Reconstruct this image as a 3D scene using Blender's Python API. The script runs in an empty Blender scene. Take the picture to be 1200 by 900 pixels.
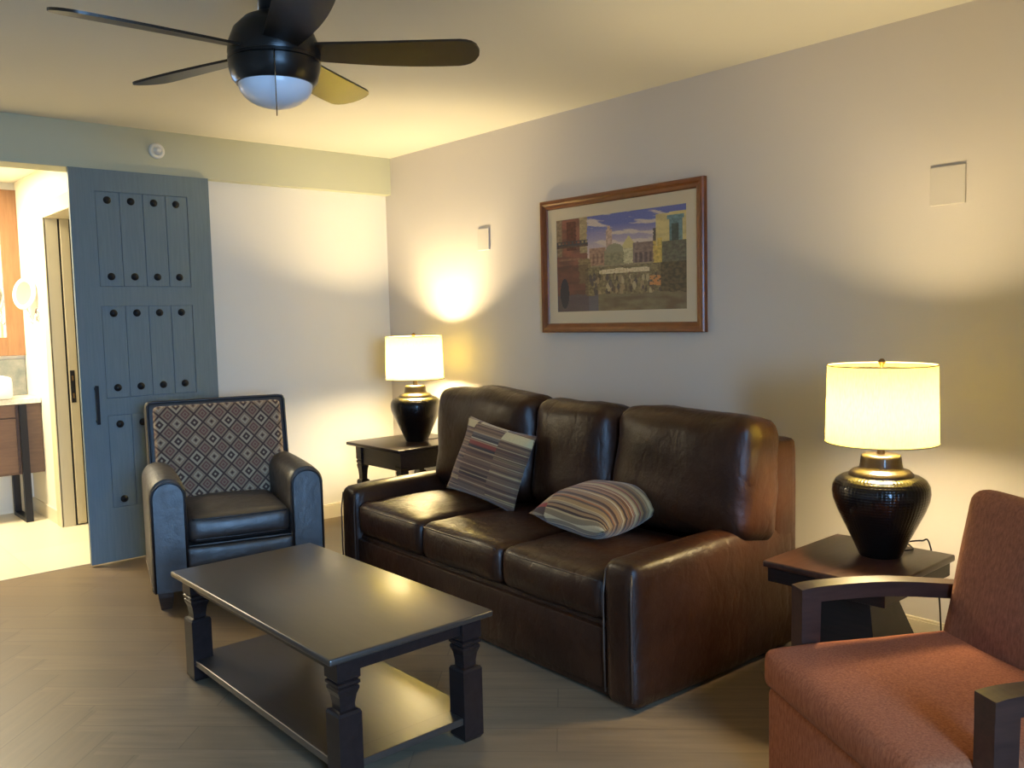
import bpy, bmesh, math, random
from mathutils import Vector, Matrix, noise
random.seed(7)
PI = math.pi
S = bpy.context.scene
C = S.collection

# ------------------------------------------------------------------ materials
def sock(n, *names):
    for k in names:
        if k in n.inputs: return n.inputs[k]
def mat(name, col=(.5, .5, .5), rough=.5, metal=0., spec=.5, coat=0., coat_r=.1, trans=0., sheen=0.):
    m = bpy.data.materials.new(name); m.use_nodes = True
    b = m.node_tree.nodes['Principled BSDF']
    b.inputs['Base Color'].default_value = (*col, 1); b.inputs['Roughness'].default_value = rough
    b.inputs['Metallic'].default_value = metal; b.inputs['Specular IOR Level'].default_value = spec
    b.inputs['Coat Weight'].default_value = coat; b.inputs['Coat Roughness'].default_value = coat_r
    b.inputs['Transmission Weight'].default_value = trans
    b.inputs['Sheen Weight'].default_value = sheen
    return m
class G:
    """small node-graph builder"""
    def __init__(s, m): s.m = m; s.t = m.node_tree; s.b = s.t.nodes.get('Principled BSDF')
    def n(s, typ, **kw):
        x = s.t.nodes.new(typ)
        for k, v in kw.items(): setattr(x, k, v)
        return x
    def put(s, i, v):
        if isinstance(v, bpy.types.NodeSocket): s.t.links.new(v, i)
        elif v is not None: i.default_value = v
    def math(s, op, a, b=None, c=None):
        x = s.n('ShaderNodeMath', operation=op)
        for i, v in enumerate((a, b, c)): 
            if v is not None: s.put(x.inputs[i], v)
        return x.outputs[0]
    def coord(s, kind='Object'): return s.n('ShaderNodeTexCoord').outputs[kind]
    def pos(s): return s.n('ShaderNodeNewGeometry').outputs['Position']
    def sep(s, v):
        x = s.n('ShaderNodeSeparateXYZ'); s.put(x.inputs[0], v); return x.outputs
    def comb(s, a, b, c):
        x = s.n('ShaderNodeCombineXYZ')
        for i, v in enumerate((a, b, c)): s.put(x.inputs[i], v)
        return x.outputs[0]
    def mapping(s, v, loc=(0, 0, 0), rot=(0, 0, 0), sc=(1, 1, 1)):
        x = s.n('ShaderNodeMapping'); s.put(x.inputs['Vector'], v)
        x.inputs['Location'].default_value = loc; x.inputs['Rotation'].default_value = rot; x.inputs['Scale'].default_value = sc
        return x.outputs[0]
    def noise(s, v, scale=5, detail=3, rough=.5, out='Fac'):
        x = s.n('ShaderNodeTexNoise'); s.put(x.inputs['Vector'], v)
        x.inputs['Scale'].default_value = scale; x.inputs['Detail'].default_value = detail; x.inputs['Roughness'].default_value = rough
        return x.outputs[out]
    def ramp(s, f, stops, interp='LINEAR'):
        x = s.n('ShaderNodeValToRGB'); x.color_ramp.interpolation = interp
        e = x.color_ramp.elements
        while len(e) < len(stops): e.new(.5)
        for k, (p, c) in enumerate(sorted(stops, key=lambda q: q[0])):
            e[k].position = p; e[k].color = (*c, 1)
        s.put(x.inputs[0], f); return x.outputs[0]
    def mix(s, f, a, b, mode='MIX'):
        x = s.n('ShaderNodeMix', data_type='RGBA', blend_type=mode)
        s.put(x.inputs[0], f)
        for i, v in ((6, a), (7, b)):
            s.put(x.inputs[i], v if isinstance(v, bpy.types.NodeSocket) else (*v, 1))
        return x.outputs[2]
    def bump(s, h, strength=.2, dist=.01, normal=None):
        x = s.n('ShaderNodeBump'); s.put(x.inputs['Height'], h)
        x.inputs['Strength'].default_value = strength; x.inputs['Distance'].default_value = dist
        if normal is not None: s.put(x.inputs['Normal'], normal)
        s.t.links.new(x.outputs[0], s.b.inputs['Normal']); return x.outputs[0]
    def color(s, c): s.put(s.b.inputs['Base Color'], c)
    def rough(s, c): s.put(s.b.inputs['Roughness'], c)

def paint(name, col, rough=.7, bump=.08, scale=180, spec=.3):
    m = mat(name, col, rough, spec=spec); g = G(m); p = g.pos()
    n = g.noise(p, scale, 2)
    g.bump(n, bump, .002)
    g.color(g.mix(g.noise(p, 1.3, 3), tuple(c * .96 for c in col), tuple(min(1, c * 1.03) for c in col)))
    return m
M = {}
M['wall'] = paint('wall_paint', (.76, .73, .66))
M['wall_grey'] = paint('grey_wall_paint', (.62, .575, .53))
M['ceil'] = paint('ceiling_paint', (.70, .67, .57))
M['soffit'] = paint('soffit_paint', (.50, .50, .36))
M['bathwall'] = paint('bath_paint', (.82, .78, .66))
M['trim'] = mat('trim_paint', (.70, .63, .48), .45)
M['casing'] = mat('casing_paint', (.60, .53, .36), .5)
M['plate'] = mat('plate_plastic', (.57, .53, .48), .5)
M['white_plastic'] = mat('white_plastic', (.78, .75, .66), .4)

def wood(name, dark, light, rough=.3, scale=(1, 12, 12), coat=0., bump=.03, spec=.5):
    m = mat(name, dark, rough, coat=coat, spec=spec); g = G(m)
    v = g.mapping(g.coord(), sc=scale)
    n = g.noise(v, 4, 5, .6)
    g.color(g.ramp(n, [(.3, dark), (.7, light)]))
    g.bump(n, bump, .003); return m
M['espresso'] = wood('espresso_wood', (.011, .0065, .006), (.02, .012, .0105), .3, (12, 1, 12), bump=.02, spec=.3)
M['espresso_top'] = wood('espresso_table_top', (.030, .022, .017), (.038, .028, .021), .33, (12, 1, 12), bump=.01, spec=.75, coat=.3); M['espresso_top'].node_tree.nodes['Principled BSDF'].inputs['Coat Roughness'].default_value = .24
M['walnut_end'] = wood('end_table_wood', (.035, .014, .009), (.075, .032, .02), .3, (2, 14, 14))
M['arm_wood'] = wood('chair_arm_wood', (.035, .015, .011), (.06, .026, .018), .36, (2, 16, 16))
M['frame_wood'] = wood('picture_frame_wood', (.14, .040, .010), (.21, .066, .018), .3, (3, 3, 3))
M['vanity_wood'] = wood('vanity_wood', (.085, .045, .026), (.125, .07, .04), .45, (2, 14, 14))
M['mirror_wood'] = wood('mirror_frame_wood', (.22, .105, .04), (.29, .145, .06), .45, (14, 14, 1.5))
M['black_metal'] = mat('black_metal', (.015, .015, .018), .4, .6)
M['chrome'] = mat('chrome', (.8, .8, .8), .12, 1.)
M['brass'] = mat('aged_brass', (.20, .13, .06), .28, 1.)
M['mirror'] = mat('mirror_glass', (.9, .9, .9), .02, 1.)
M['porcelain'] = mat('porcelain', (.85, .85, .84), .12)

def leather(name, dark, light, rough=.36, big=.35, spec=.42):
    m = mat(name, dark, rough, spec=spec); g = G(m); v = g.coord()
    n1 = g.noise(v, 6, 4); n2 = g.noise(v, 140, 2); n3 = g.noise(v, 22, 3, .6)
    g.color(g.ramp(n1, [(.32, dark), (.7, light)]))
    g.rough(g.ramp(n3, [(.2, (rough - .05,) * 3), (.8, (rough + .12,) * 3)]))
    w = g.math('ABSOLUTE', g.math('SUBTRACT', g.noise(g.mapping(v, sc=(1, 1, .55)), 7, 3, .55), .5))
    h = g.math('ADD', g.math('MULTIPLY', n2, .25), g.math('MULTIPLY', n3, 1.0))
    h = g.math('ADD', h, g.math('MULTIPLY', g.math('MINIMUM', w, .07), 6 if big > .34 and spec < .5 else 3))
    g.bump(h, big, .006); return m
M['leather'] = leather('sofa_leather', (.021, .0065, .0026), (.036, .0118, .0045), .37, .35, .34)
M['leather_dark'] = leather('armchair_leather', (.015, .0105, .010), (.022, .0155, .014), .44, .35, 1.0)
M['leather_dark'].node_tree.nodes['Principled BSDF'].inputs['IOR'].default_value = 1.55
M['nail'] = mat('nailhead_metal', (.16, .13, .10), .3, 1.)
M['piping'] = mat('leather_piping', (.06, .032, .02), .4)
M['dark_piping'] = mat('armchair_piping', (.012, .009, .009), .4)
M['foot'] = wood('foot_wood', (.03, .016, .01), (.05, .028, .018), .35)

# diamonds on the armchair's back panel
def diamonds():
    m = mat('diamond_fabric', (.4, .3, .25), .85, spec=.2, sheen=.2); g = G(m)
    x, y, z = g.sep(g.coord())
    k = 1 / .080
    zz = g.math('MULTIPLY', z, .92)
    a = g.math('MULTIPLY', g.math('ADD', x, zz), k * .9); b = g.math('MULTIPLY', g.math('SUBTRACT', x, zz), k * .9)
    fa, fb = g.math('FRACT', a), g.math('FRACT', b)
    ca = g.math('ABSOLUTE', g.math('SUBTRACT', fa, .5)); cb = g.math('ABSOLUTE', g.math('SUBTRACT', fb, .5))
    d = g.math('MULTIPLY', g.math('MAXIMUM', ca, cb), 2)          # 0 centre .. 1 edge
    ia, ib = g.math('FLOOR', a), g.math('FLOOR', b)
    par = g.math('MODULO', g.math('ADD', g.math('ABSOLUTE', ia), 0), 2)
    par2 = g.math('MODULO', g.math('ABSOLUTE', ib), 2)
    cr, dk, mv, br = (.45, .34, .22), (.075, .042, .032), (.19, .085, .062), (.31, .21, .13)
    A = g.ramp(d, [(0, cr), (.16, dk), (.5, cr), (.85, dk)], 'CONSTANT')
    B = g.ramp(d, [(0, mv), (.2, br), (.34, mv), (.6, br), (.86, dk)], 'CONSTANT')
    D = g.ramp(d, [(0, dk), (.2, br), (.36, cr), (.56, br), (.86, dk)], 'CONSTANT')
    c = g.mix(par, g.mix(par2, A, B), g.mix(par2, B, D))
    n = g.noise(g.coord(), 160, 2)
    c = g.mix(g.math('MULTIPLY', n, .3), c, (.09, .06, .045))
    g.color(c); g.bump(g.noise(g.coord(), 420, 1), .35, .002); return m
M['diamonds'] = diamonds()

def fabric(name, a, b, sx=260, sy=90):
    m = mat(name, a, .9, spec=.1, sheen=.04); g = G(m); v = g.coord()
    n = g.noise(g.mapping(v, sc=(1, 1, .22)), 160, 3, .7); n2 = g.noise(v, 380, 1)
    g.color(g.ramp(n, [(.3, a), (.7, b)])); g.bump(g.math('ADD', n, n2), .35, .002); return m
M['rust'] = fabric('rust_fabric', (.23, .068, .027), (.40, .135, .06))
M['mauve'] = fabric('mauve_rust_fabric', (.16, .062, .038), (.28, .115, .070))

# patchwork stripes of the throw pillows: three bands, each with its own run of stripes
def stripes(name, palette, nstop=26, seed=3, ncol=3, redcol=1):
    m = mat(name, (.4, .3, .2), .9, spec=.15, sheen=.2); g = G(m)
    x, y, z = g.sep(g.coord('Object'))
    rnd = random.Random(seed); palette = [(p[0] * .8, p[1] * .76, p[2] * .7) for p in palette]
    f = g.math('ADD', g.math('DIVIDE', y, .46), .5); ff = g.math('FRACT', g.math('MULTIPLY', f, 2.6 if ncol == 3 else 1.6))
    cols = []
    for k in range(ncol):
        stops, p = [], 0.
        while p < .985 and len(stops) < 30:
            c = rnd.choice(palette)
            stops.append((p, c)); p += rnd.choice((.022, .03, .036, .045)) 
        if k == redcol:
            stops = [s for s in stops if not (.60 < s[0] < .76)] + [(.60, (.045, .035, .03)), (.625, (.24, .05, .03)), (.685, (.46, .38, .24)), (.70, (.06, .045, .04)), (.73, (.17, .15, .12))]
        cols.append(g.ramp(f if k == redcol else ff, stops, 'CONSTANT'))
    u = g.math('ADD', g.math('DIVIDE', x, .46), .5)
    c = cols[0]
    for k in range(1, ncol):
        c = g.mix(g.math('GREATER_THAN', u, (.22, .62, .85)[k - 1]), c, cols[k])
    ln = g.math('GREATER_THAN', g.math('FRACT', g.math('MULTIPLY', f, 17.3)), .68)
    c = g.mix(g.math('MULTIPLY', ln, .55), c, (.055, .03, .022))
    ln = g.math('GREATER_THAN', g.math('FRACT', g.math('MULTIPLY', f, 11.7)), .86)
    c = g.mix(g.math('MULTIPLY', ln, .6), c, (.42, .29, .15))
    if ncol == 3:
        for u0, u1, f0, f1 in ((0, .2, .80, .88), (.24, .62, .86, .93), (.62, .97, .77, .86)):
            k = g.math('MULTIPLY', g.math('MULTIPLY', g.math('GREATER_THAN', u, u0), g.math('LESS_THAN', u, u1)), g.math('MULTIPLY', g.math('GREATER_THAN', f, f0), g.math('LESS_THAN', f, f1)))
            c = g.mix(k, c, (.55, .43, .22))
    g.color(g.mix(g.math('MULTIPLY', g.noise(g.coord(), 120, 2), .25), c, (.10, .06, .035)))
    g.bump(g.noise(g.coord(), 300, 1), .3, .002); return m
pal1 = [(.20, .11, .066), (.13, .07, .048), (.25, .15, .09), (.07, .04, .03), (.28, .175, .10), (.18, .11, .07), (.46, .33, .15), (.20, .115, .074), (.14, .072, .05)]
pal2 = [(.40, .235, .09), (.55, .38, .18), (.10, .045, .022), (.30, .11, .035), (.62, .48, .27), (.07, .035, .02), (.36, .20, .085), (.20, .12, .07), (.42, .17, .06), (.34, .04, .02)]
M['pillow1'] = stripes('patchwork_stripe', pal1, seed=5)
M['pillow2'] = stripes('warm_stripe', pal2, seed=11, ncol=2, redcol=0)

# hammered dark bronze
def hammered(name, col, N=64, Mz=150, st=.5):
    m = mat(name, col, .2, .75, spec=.6, coat=.35, coat_r=.08); g = G(m)
    x, y, z = g.sep(g.coord())
    th = g.math('ARCTAN2', y, x)
    h = g.math('MULTIPLY', g.math('ABSOLUTE', g.math('SINE', g.math('MULTIPLY', th, N / 2))), g.math('ABSOLUTE', g.math('SINE', g.math('MULTIPLY', z, Mz * 2))))
    h = g.math('POWER', h, .5)
    g.bump(h, st, .0025); return m
M['bronze'] = hammered('hammered_bronze', (.016, .013, .012))
M['bronze_neck'] = hammered('bronze_neck', (.032, .021, .014), 64, 150, .25); M['bronze_neck'].node_tree.nodes['Principled BSDF'].inputs['Roughness'].default_value = .36
M['fan_body'] = mat('fan_black', (.012, .010, .009), .32, .3)
M['blade'] = wood('fan_blade_wood', (.013, .009, .006), (.022, .015, .009), .34, (3, 3, 3), spec=.4)
M['globe'] = mat('frosted_globe', (.80, .83, .90), .25, spec=.5)

def shade_mat():
    m = bpy.data.materials.new('linen_shade'); m.use_nodes = True; t = m.node_tree; t.nodes.clear(); g = G(m)
    o = g.n('ShaderNodeOutputMaterial'); a = g.n('ShaderNodeBsdfTranslucent'); b = g.n('ShaderNodeBsdfDiffuse'); x = g.n('ShaderNodeMixShader')
    v = g.coord(); n = g.noise(g.mapping(v, sc=(1, 1, .15)), 300, 2)
    c = g.ramp(n, [(.3, (.47, .41, .08)), (.7, (.52, .46, .105))])
    t.links.new(c, a.inputs[0]); t.links.new(c, b.inputs[0]); x.inputs[0].default_value = .45
    t.links.new(a.outputs[0], x.inputs[1]); t.links.new(b.outputs[0], x.inputs[2]); t.links.new(x.outputs[0], o.inputs[0]); return m
M['shade'] = shade_mat(); M['rim_tape'] = mat('shade_rim_tape', (.5, .40, .2), .8)
def emit(name, col, st):
    m = bpy.data.materials.new(name); m.use_nodes = True; t = m.node_tree; t.nodes.clear()
    o = t.nodes.new('ShaderNodeOutputMaterial'); e = t.nodes.new('ShaderNodeEmission'); e.inputs[0].default_value = (*col, 1); e.inputs[1].default_value = st
    t.links.new(e.outputs[0], o.inputs[0]); return m
M['bulb'] = emit('bulb_glow', (1, .72, .36), 25)

# floor: grey-brown planks laid diagonally either side of a zigzag seam
def floor_mat():
    m = mat('plank_floor', (.2, .15, .1), .42, spec=.45); g = G(m)
    p = g.pos(); x, y, z = g.sep(p)
    tri = g.math('PINGPONG', g.math('ADD', y, 20.012), .11)           # 0..0.11
    side = g.math('GREATER_THAN', g.math('SUBTRACT', x, tri), -2.785)
    def planks(rot, off):
        v = g.mapping(p, loc=off, rot=(0, 0, rot))
        br = g.n('ShaderNodeTexBrick'); g.put(br.inputs['Vector'], v)
        br.inputs['Color1'].default_value = (0, 0, 0, 1); br.inputs['Color2'].default_value = (1, 1, 1, 1); br.inputs['Mortar'].default_value = (.5, .5, .5, 1)
        br.inputs['Scale'].default_value = 1; br.inputs['Brick Width'].default_value = 1.22; br.inputs['Row Height'].default_value = .1556
        br.inputs['Mortar Size'].default_value = .002; br.inputs['Mortar Smooth'].default_value = .1; br.offset = .37
        gr = g.noise(g.mapping(v, sc=(1.2, 14, 1)), 2.2, 6, .65)
        return br.outputs['Color'], br.outputs['Fac'], gr
    cA, fA, gA = planks(PI / 4, (0, 0.055, 0)); cB, fB, gB = planks(-PI / 4, (0.3, 0.03, 0))
    tint = g.mix(side, cB, cA); fac = g.mix(side, fB, fA); gr = g.mix(side, gB, gA)
    c = g.ramp(gr, [(.25, (.128, .088, .052)), (.55, (.195, .142, .087)), (.8, (.25, .19, .12))])
    c = g.mix(g.math('MULTIPLY', g.math('SUBTRACT', 1.0, side), .22), c, (.08, .055, .035))
    c = g.mix(g.math('MULTIPLY', tint, .5), c, (.135, .097, .06))
    c = g.mix(g.math('MULTIPLY', fac, .6), c, (.075, .05, .035))
    g.color(c); g.rough(g.ramp(gr, [(.2, (.34,) * 3), (.8, (.48,) * 3)]))
    g.bump(g.math('SUBTRACT', gr, g.math('MULTIPLY', fac, .8)), .12, .002); return m
M['floor'] = floor_mat()
def tile_mat():
    m = mat('bath_floor_tile', (.75, .68, .5), .35); g = G(m); p = g.pos()
    br = g.n('ShaderNodeTexBrick'); g.put(br.inputs['Vector'], p); br.offset = 0
    br.inputs['Scale'].default_value = 1; br.inputs['Brick Width'].default_value = .6; br.inputs['Row Height'].default_value = .6; br.inputs['Mortar Size'].default_value = .003
    br.inputs['Color1'].default_value = (.74, .66, .48, 1); br.inputs['Color2'].default_value = (.78, .70, .52, 1); br.inputs['Mortar'].default_value = (.66, .58, .42, 1)
    g.color(br.outputs['Color']); return m
M['tile'] = tile_mat()
def stone_mat():
    m = mat('backsplash_stone', (.4, .4, .36), .35); g = G(m); v = g.pos()
    g.color(g.ramp(g.noise(v, 14, 5, .65), [(.3, (.13, .15, .14)), (.55, (.22, .22, .19)), (.75, (.31, .30, .25))])); return m
M['stone'] = stone_mat()
def counter_mat():
    m = mat('counter_quartz', (.75, .7, .58), .25); g = G(m)
    g.color(g.ramp(g.noise(g.pos(), 60, 3), [(.3, (.68, .62, .5)), (.7, (.8, .76, .66))])); return m
M['counter'] = counter_mat()
def door_paint():
    m = mat('blue_grey_door_paint', (.17, .23, .27), .5, spec=.35); g = G(m); p = g.coord()
    n = g.noise(g.mapping(p, sc=(14, 14, .8)), 6, 4, .6)
    g.color(g.ramp(n, [(.3, (.125, .170, .197)), (.7, (.150, .197, .225))])); g.bump(n, .08, .002); return m
M['door'] = door_paint()
M['stud'] = mat('black_iron_stud', (.022, .024, .028), .3, .8)

# ------------------------------------------------------------------ mesh helpers
def obj(name, bm, m=None, parent=None, smooth=True, angle=None, loc=None):
    me = bpy.data.meshes.new(name); bmesh.ops.recalc_face_normals(bm, faces=bm.faces); bm.to_mesh(me); bm.free()
    o = bpy.data.objects.new(name, me); C.objects.link(o)
    if m is not None: me.materials.append(M[m] if isinstance(m, str) else m)
    for p in me.polygons: p.use_smooth = smooth
    if smooth and angle is not None:
        me.set_sharp_from_angle(angle=math.radians(angle))
    if parent is not None: o.parent = parent
    if loc is not None: o.location = loc
    return o
def tag(o, label=None, cat=None, group=None, kind=None):
    for k, v in (('label', label), ('category', cat), ('group', group), ('kind', kind)):
        if v: o[k] = v
    return o
def thing(name, label, cat, loc=(0, 0, 0), rz=0, group=None):
    o = bpy.data.objects.new(name, None); C.objects.link(o); o.empty_display_size = .1
    o.location = loc; o.rotation_euler = (0, 0, rz); return tag(o, label, cat, group)
def B(): return bmesh.new()
def box(bm, lo, hi, bev=0., seg=2, mx=None):
    r = bmesh.ops.create_cube(bm, size=1); vs = r['verts']
    c = [(a + b) / 2 for a, b in zip(lo, hi)]; s = [b - a for a, b in zip(lo, hi)]
    bmesh.ops.scale(bm, vec=s, verts=vs); bmesh.ops.translate(bm, vec=c, verts=vs)
    if bev > 0:
        es = list({e for v in vs for e in v.link_edges})
        rr = bmesh.ops.bevel(bm, geom=es, offset=bev, segments=seg, profile=.5, affect='EDGES')
        vs = list({v for f in rr['faces'] for v in f.verts} | {v for v in vs if v.is_valid})
    if mx is not None: bmesh.ops.transform(bm, matrix=mx, verts=vs)
    return vs
def lathe(bm, prof, seg=48, c=(0, 0, 0)):
    rings = []
    for r, z in prof:
        if r < 1e-6: rings.append([bm.verts.new((c[0], c[1], c[2] + z))])
        else: rings.append([bm.verts.new((c[0] + r * math.cos(2 * PI * k / seg), c[1] + r * math.sin(2 * PI * k / seg), c[2] + z)) for k in range(seg)])
    for a, b in zip(rings, rings[1:]):
        for k in range(seg):
            k2 = (k + 1) % seg
            if len(a) == 1 and len(b) == 1: continue
            if len(a) == 1: bm.faces.new((a[0], b[k], b[k2]))
            elif len(b) == 1: bm.faces.new((a[k], a[k2], b[0]))
            else: bm.faces.new((a[k], a[k2], b[k2], b[k]))
def square_lathe(bm, prof, cx, cy):
    rings = [[bm.verts.new((cx + sx * r, cy + sy * r, z)) for sx, sy in ((-1, -1), (1, -1), (1, 1), (-1, 1))] for r, z in prof]
    for a, b in zip(rings, rings[1:]):
        for k in range(4): bm.faces.new((a[k], a[(k + 1) % 4], b[(k + 1) % 4], b[k]))
    bm.faces.new(rings[0][::-1]); bm.faces.new(rings[-1])
def tube(bm, pts, r, n=8, closed=False):
    pts = [Vector(p) for p in pts]; rings = []; N = len(pts); up = None
    for i, p in enumerate(pts):
        if closed: d = pts[(i + 1) % N] - pts[i - 1]
        else: d = pts[min(i + 1, N - 1)] - pts[max(i - 1, 0)]
        d.normalize()
        if up is None: up = Vector((0, 0, 1)) if abs(d.z) < .9 else Vector((1, 0, 0))
        a = d.cross(up).normalized(); b = a.cross(d).normalized(); up = b
        rings.append([bm.verts.new(p + (a * math.cos(2 * PI * k / n) + b * math.sin(2 * PI * k / n)) * r) for k in range(n)])
    for i in range(N if closed else N - 1):
        A, Bq = rings[i], rings[(i + 1) % N]
        for k in range(n): bm.faces.new((A[k], A[(k + 1) % n], Bq[(k + 1) % n], Bq[k]))
    if not closed: bm.faces.new(rings[0][::-1]); bm.faces.new(rings[-1])
def smooth_path(pts, n=8):
    pts = [Vector(p) for p in pts]; out = []
    for i in range(len(pts) - 1):
        p0, p1, p2, p3 = pts[max(i - 1, 0)], pts[i], pts[i + 1], pts[min(i + 2, len(pts) - 1)]
        for k in range(n):
            t = k / n
            out.append(.5 * ((2 * p1) + (p2 - p0) * t + (2 * p0 - 5 * p1 + 4 * p2 - p3) * t * t + (3 * p1 - p0 - 3 * p2 + p3) * t ** 3))
    out.append(pts[-1]); return out
def cushion(bm, size, r=.05, n=(12, 16, 8), bulge=(0, 0, 0), namp=0., nsc=4., seed=0, mx=None, fn=None):
    """rounded, puffed box centred on the origin; bulge = extra swell along each axis; fn(p) = final shaping"""
    h = [s / 2 for s in size]; new = []
    def grid(ax):
        a, b = [i for i in range(3) if i != ax]
        for sg in (-1, 1):
            g = []
            for i in range(n[a] + 1):
                row = []
                for j in range(n[b] + 1):
                    p = [0, 0, 0]; p[ax] = sg * h[ax]
                    p[a] = -h[a] + 2 * h[a] * (.5 - .5 * math.cos(PI * i / n[a]) if n[a] > 5 else i / n[a]); p[b] = -h[b] + 2 * h[b] * (.5 - .5 * math.cos(PI * j / n[b]) if n[b] > 5 else j / n[b])
                    row.append(bm.verts.new(p))
                g.append(row)
            for i in range(n[a]):
                for j in range(n[b]): bm.faces.new((g[i][j], g[i + 1][j], g[i + 1][j + 1], g[i][j + 1]))
            for row in g: new.extend(row)
    for ax in range(3): grid(ax)
    bmesh.ops.remove_doubles(bm, verts=new, dist=1e-5); new = [v for v in new if v.is_valid]
    off = Vector((seed * 3.1, seed * 1.7, seed * 2.3))
    for v in new:
        p = v.co.copy(); q = Vector([max(-(h[i] - min(r, h[i])), min(h[i] - min(r, h[i]), p[i])) for i in range(3)])
        d = p - q
        if d.length > 1e-7: p = q + d.normalized() * min(r, d.length if False else r)
        e = [max(-1, min(1, p[i] / h[i])) for i in range(3)]
        for i in range(3):
            if bulge[i]:
                o = [k for k in range(3) if k != i]
                p[i] += bulge[i] * e[i] * (1 - e[o[0]] ** 2) * (1 - e[o[1]] ** 2)
        if namp:
            nn = noise.fractal(p * nsc + off, 1., 2., 3)
            p += Vector((p.x / h[0] ** 2, p.y / h[1] ** 2, p.z / h[2] ** 2)).normalized() * nn * namp
        if fn: p = fn(p)
        v.co = p
    if mx is not None: bmesh.ops.transform(bm, matrix=mx, verts=new)
    return new
def prism(bm, poly, axis, a, b):
    """extrude polygon (2-D) along axis between a and b"""
    def P(q, w):
        l = list(q); l.insert(axis, w); return l
    A = [bm.verts.new(P(q, a)) for q in poly]; Bq = [bm.verts.new(P(q, b)) for q in poly]; n = len(poly)
    for i in range(n): bm.faces.new((A[i], A[(i + 1) % n], Bq[(i + 1) % n], Bq[i]))
    bm.faces.new(A[::-1]); bm.faces.new(Bq)
def slab(name, lo, hi, m, label, cat, bev=0., parent=None, kind='structure'):
    b = B(); box(b, lo, hi, bev); o = obj(name, b, m, parent, smooth=False); return tag(o, label, cat, kind=kind)

# ------------------------------------------------------------------ room shell
H, HS = 2.5, 2.245
YN, XL = -6.3, -5.0           # near wall (behind the camera), left wall
slab('floor', (XL - .1, YN - .1, -.1), (.0, 0.0, 0), 'floor', 'grey-brown wood plank floor with a zigzag seam', 'floor')
slab('floor_bathroom', (-4.4, 0.0, -.1), (-1.78, 2.0, .002), 'tile', 'pale cream bathroom floor beyond the open doorway', 'floor')
slab('ceiling', (XL - .1, YN - .1, H), (.1, .12, H + .1), 'ceil', 'plain cream living room ceiling with the black fan', 'ceiling')
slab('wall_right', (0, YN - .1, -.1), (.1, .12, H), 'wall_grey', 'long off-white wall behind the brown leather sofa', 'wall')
slab('wall_back', (-1.78, 0, -.1), (0, .12, HS + .02), 'wall', 'off-white end wall behind the patterned armchair', 'wall')
slab('wall_left', (XL - .1, YN - .1, -.1), (XL, .12, H), 'wall', 'off-white wall outside the picture to the left', 'wall')
b = B(); box(b, (XL, 0, 0), (-3.3, .12, HS + .02)); tag(obj('wall_back_left', b, 'wall', smooth=False), 'off-white wall left of the bathroom doorway', 'wall', kind='structure')
b = B(); box(b, (XL, -.071, HS), (0, .12, H)); tag(obj('trim_1', b, 'soffit', smooth=False), 'olive-cream boxed soffit running along the end wall under the ceiling', 'soffit', kind='structure')
# near wall with the daylight window in it
WX0, WX1, WZ0, WZ1 = -3.85, -2.55, .05, 2.0
b = B()
box(b, (XL, YN - .1, -.1), (WX0, YN, H)); box(b, (WX1, YN - .1, -.1), (0, YN, H))
box(b, (WX0, YN - .1, -.1), (WX1, YN, WZ0)); box(b, (WX0, YN - .1, WZ1), (WX1, YN, H))
tag(obj('wall_near', b, 'wall', smooth=False), 'off-white wall with the window behind the camera', 'wall', kind='structure')
b = B()
for x in (WX0, (WX0 + WX1) / 2 - .025, WX1 - .05): box(b, (x, YN - .08, WZ0), (x + .05, YN - .03, WZ1))
for z in (WZ0, WZ1 - .05): box(b, (WX0, YN - .08, z), (WX1, YN - .03, z + .05))
tag(obj('window_1', b, 'trim', smooth=False), 'white framed window behind the camera letting in daylight', 'window', kind='structure')
# baseboards
b = B(); box(b, (-1.78, -.014, 0), (-.014, 0, .088)); box(b, (-1.78, -.009, .088), (-.014, 0, .1), .003)
tag(obj('baseboard_back', b, 'trim', smooth=False), 'cream baseboard along the end wall', 'baseboard', kind='structure')
b = B(); box(b, (-.014, YN, 0), (0, 0, .088)); box(b, (-.009, YN, .088), (0, 0, .1), .003)
tag(obj('baseboard_right', b, 'trim', smooth=False), 'cream baseboard along the wall behind the sofa', 'baseboard', kind='structure')

# bathroom beyond
XS, YB = -1.965, 1.9
b = B(); box(b, (XS, 1.14, 0), (-1.78, YB + .1, 2.42)); box(b, (XS, .12, 2.11), (-1.78, 1.14, 2.42)); box(b, (XS, .12, 0), (-1.78, .26, 2.11))
tag(obj('wall_bathroom_right', b, 'bathwall', smooth=False), 'bright cream bathroom wall beside the vanity', 'wall', kind='structure')
slab('wall_bathroom_back', (-4.4, YB, 0), (XS, YB + .1, 2.42), 'bathwall', 'bright cream wall behind the bathroom mirror', 'wall')
slab('wall_bathroom_left', (-4.5, .12, 0), (-4.4, YB + .1, 2.42), 'bathwall', 'cream bathroom wall outside the picture to the left', 'wall')
slab('ceiling_bathroom', (-4.5, .12, 2.42), (-1.78, YB + .1, 2.5), 'bathwall', 'white bathroom ceiling', 'ceiling')
b = B(); box(b, (XS - .012, 1.21, 0.002), (XS, YB, .1)); tag(obj('baseboard_bathroom', b, 'trim', smooth=False), 'cream baseboard along the bathroom wall', 'baseboard', kind='structure')
b = B()
box(b, (XS - .018, 1.10, .002), (XS, 1.21, 2.19), .004); box(b, (XS - .018, .20, 2.09), (XS, 1.10, 2.19), .004)
box(b, (XS - .01, 1.10, .002), (XS + .072, 1.14, 2.11)); box(b, (XS, .26, 2.09), (XS + .18, 1.10, 2.11))
tag(obj('trim_2', b, 'casing', smooth=False), 'cream casing around the doorway in the bathroom wall', 'door casing', kind='structure')
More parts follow.
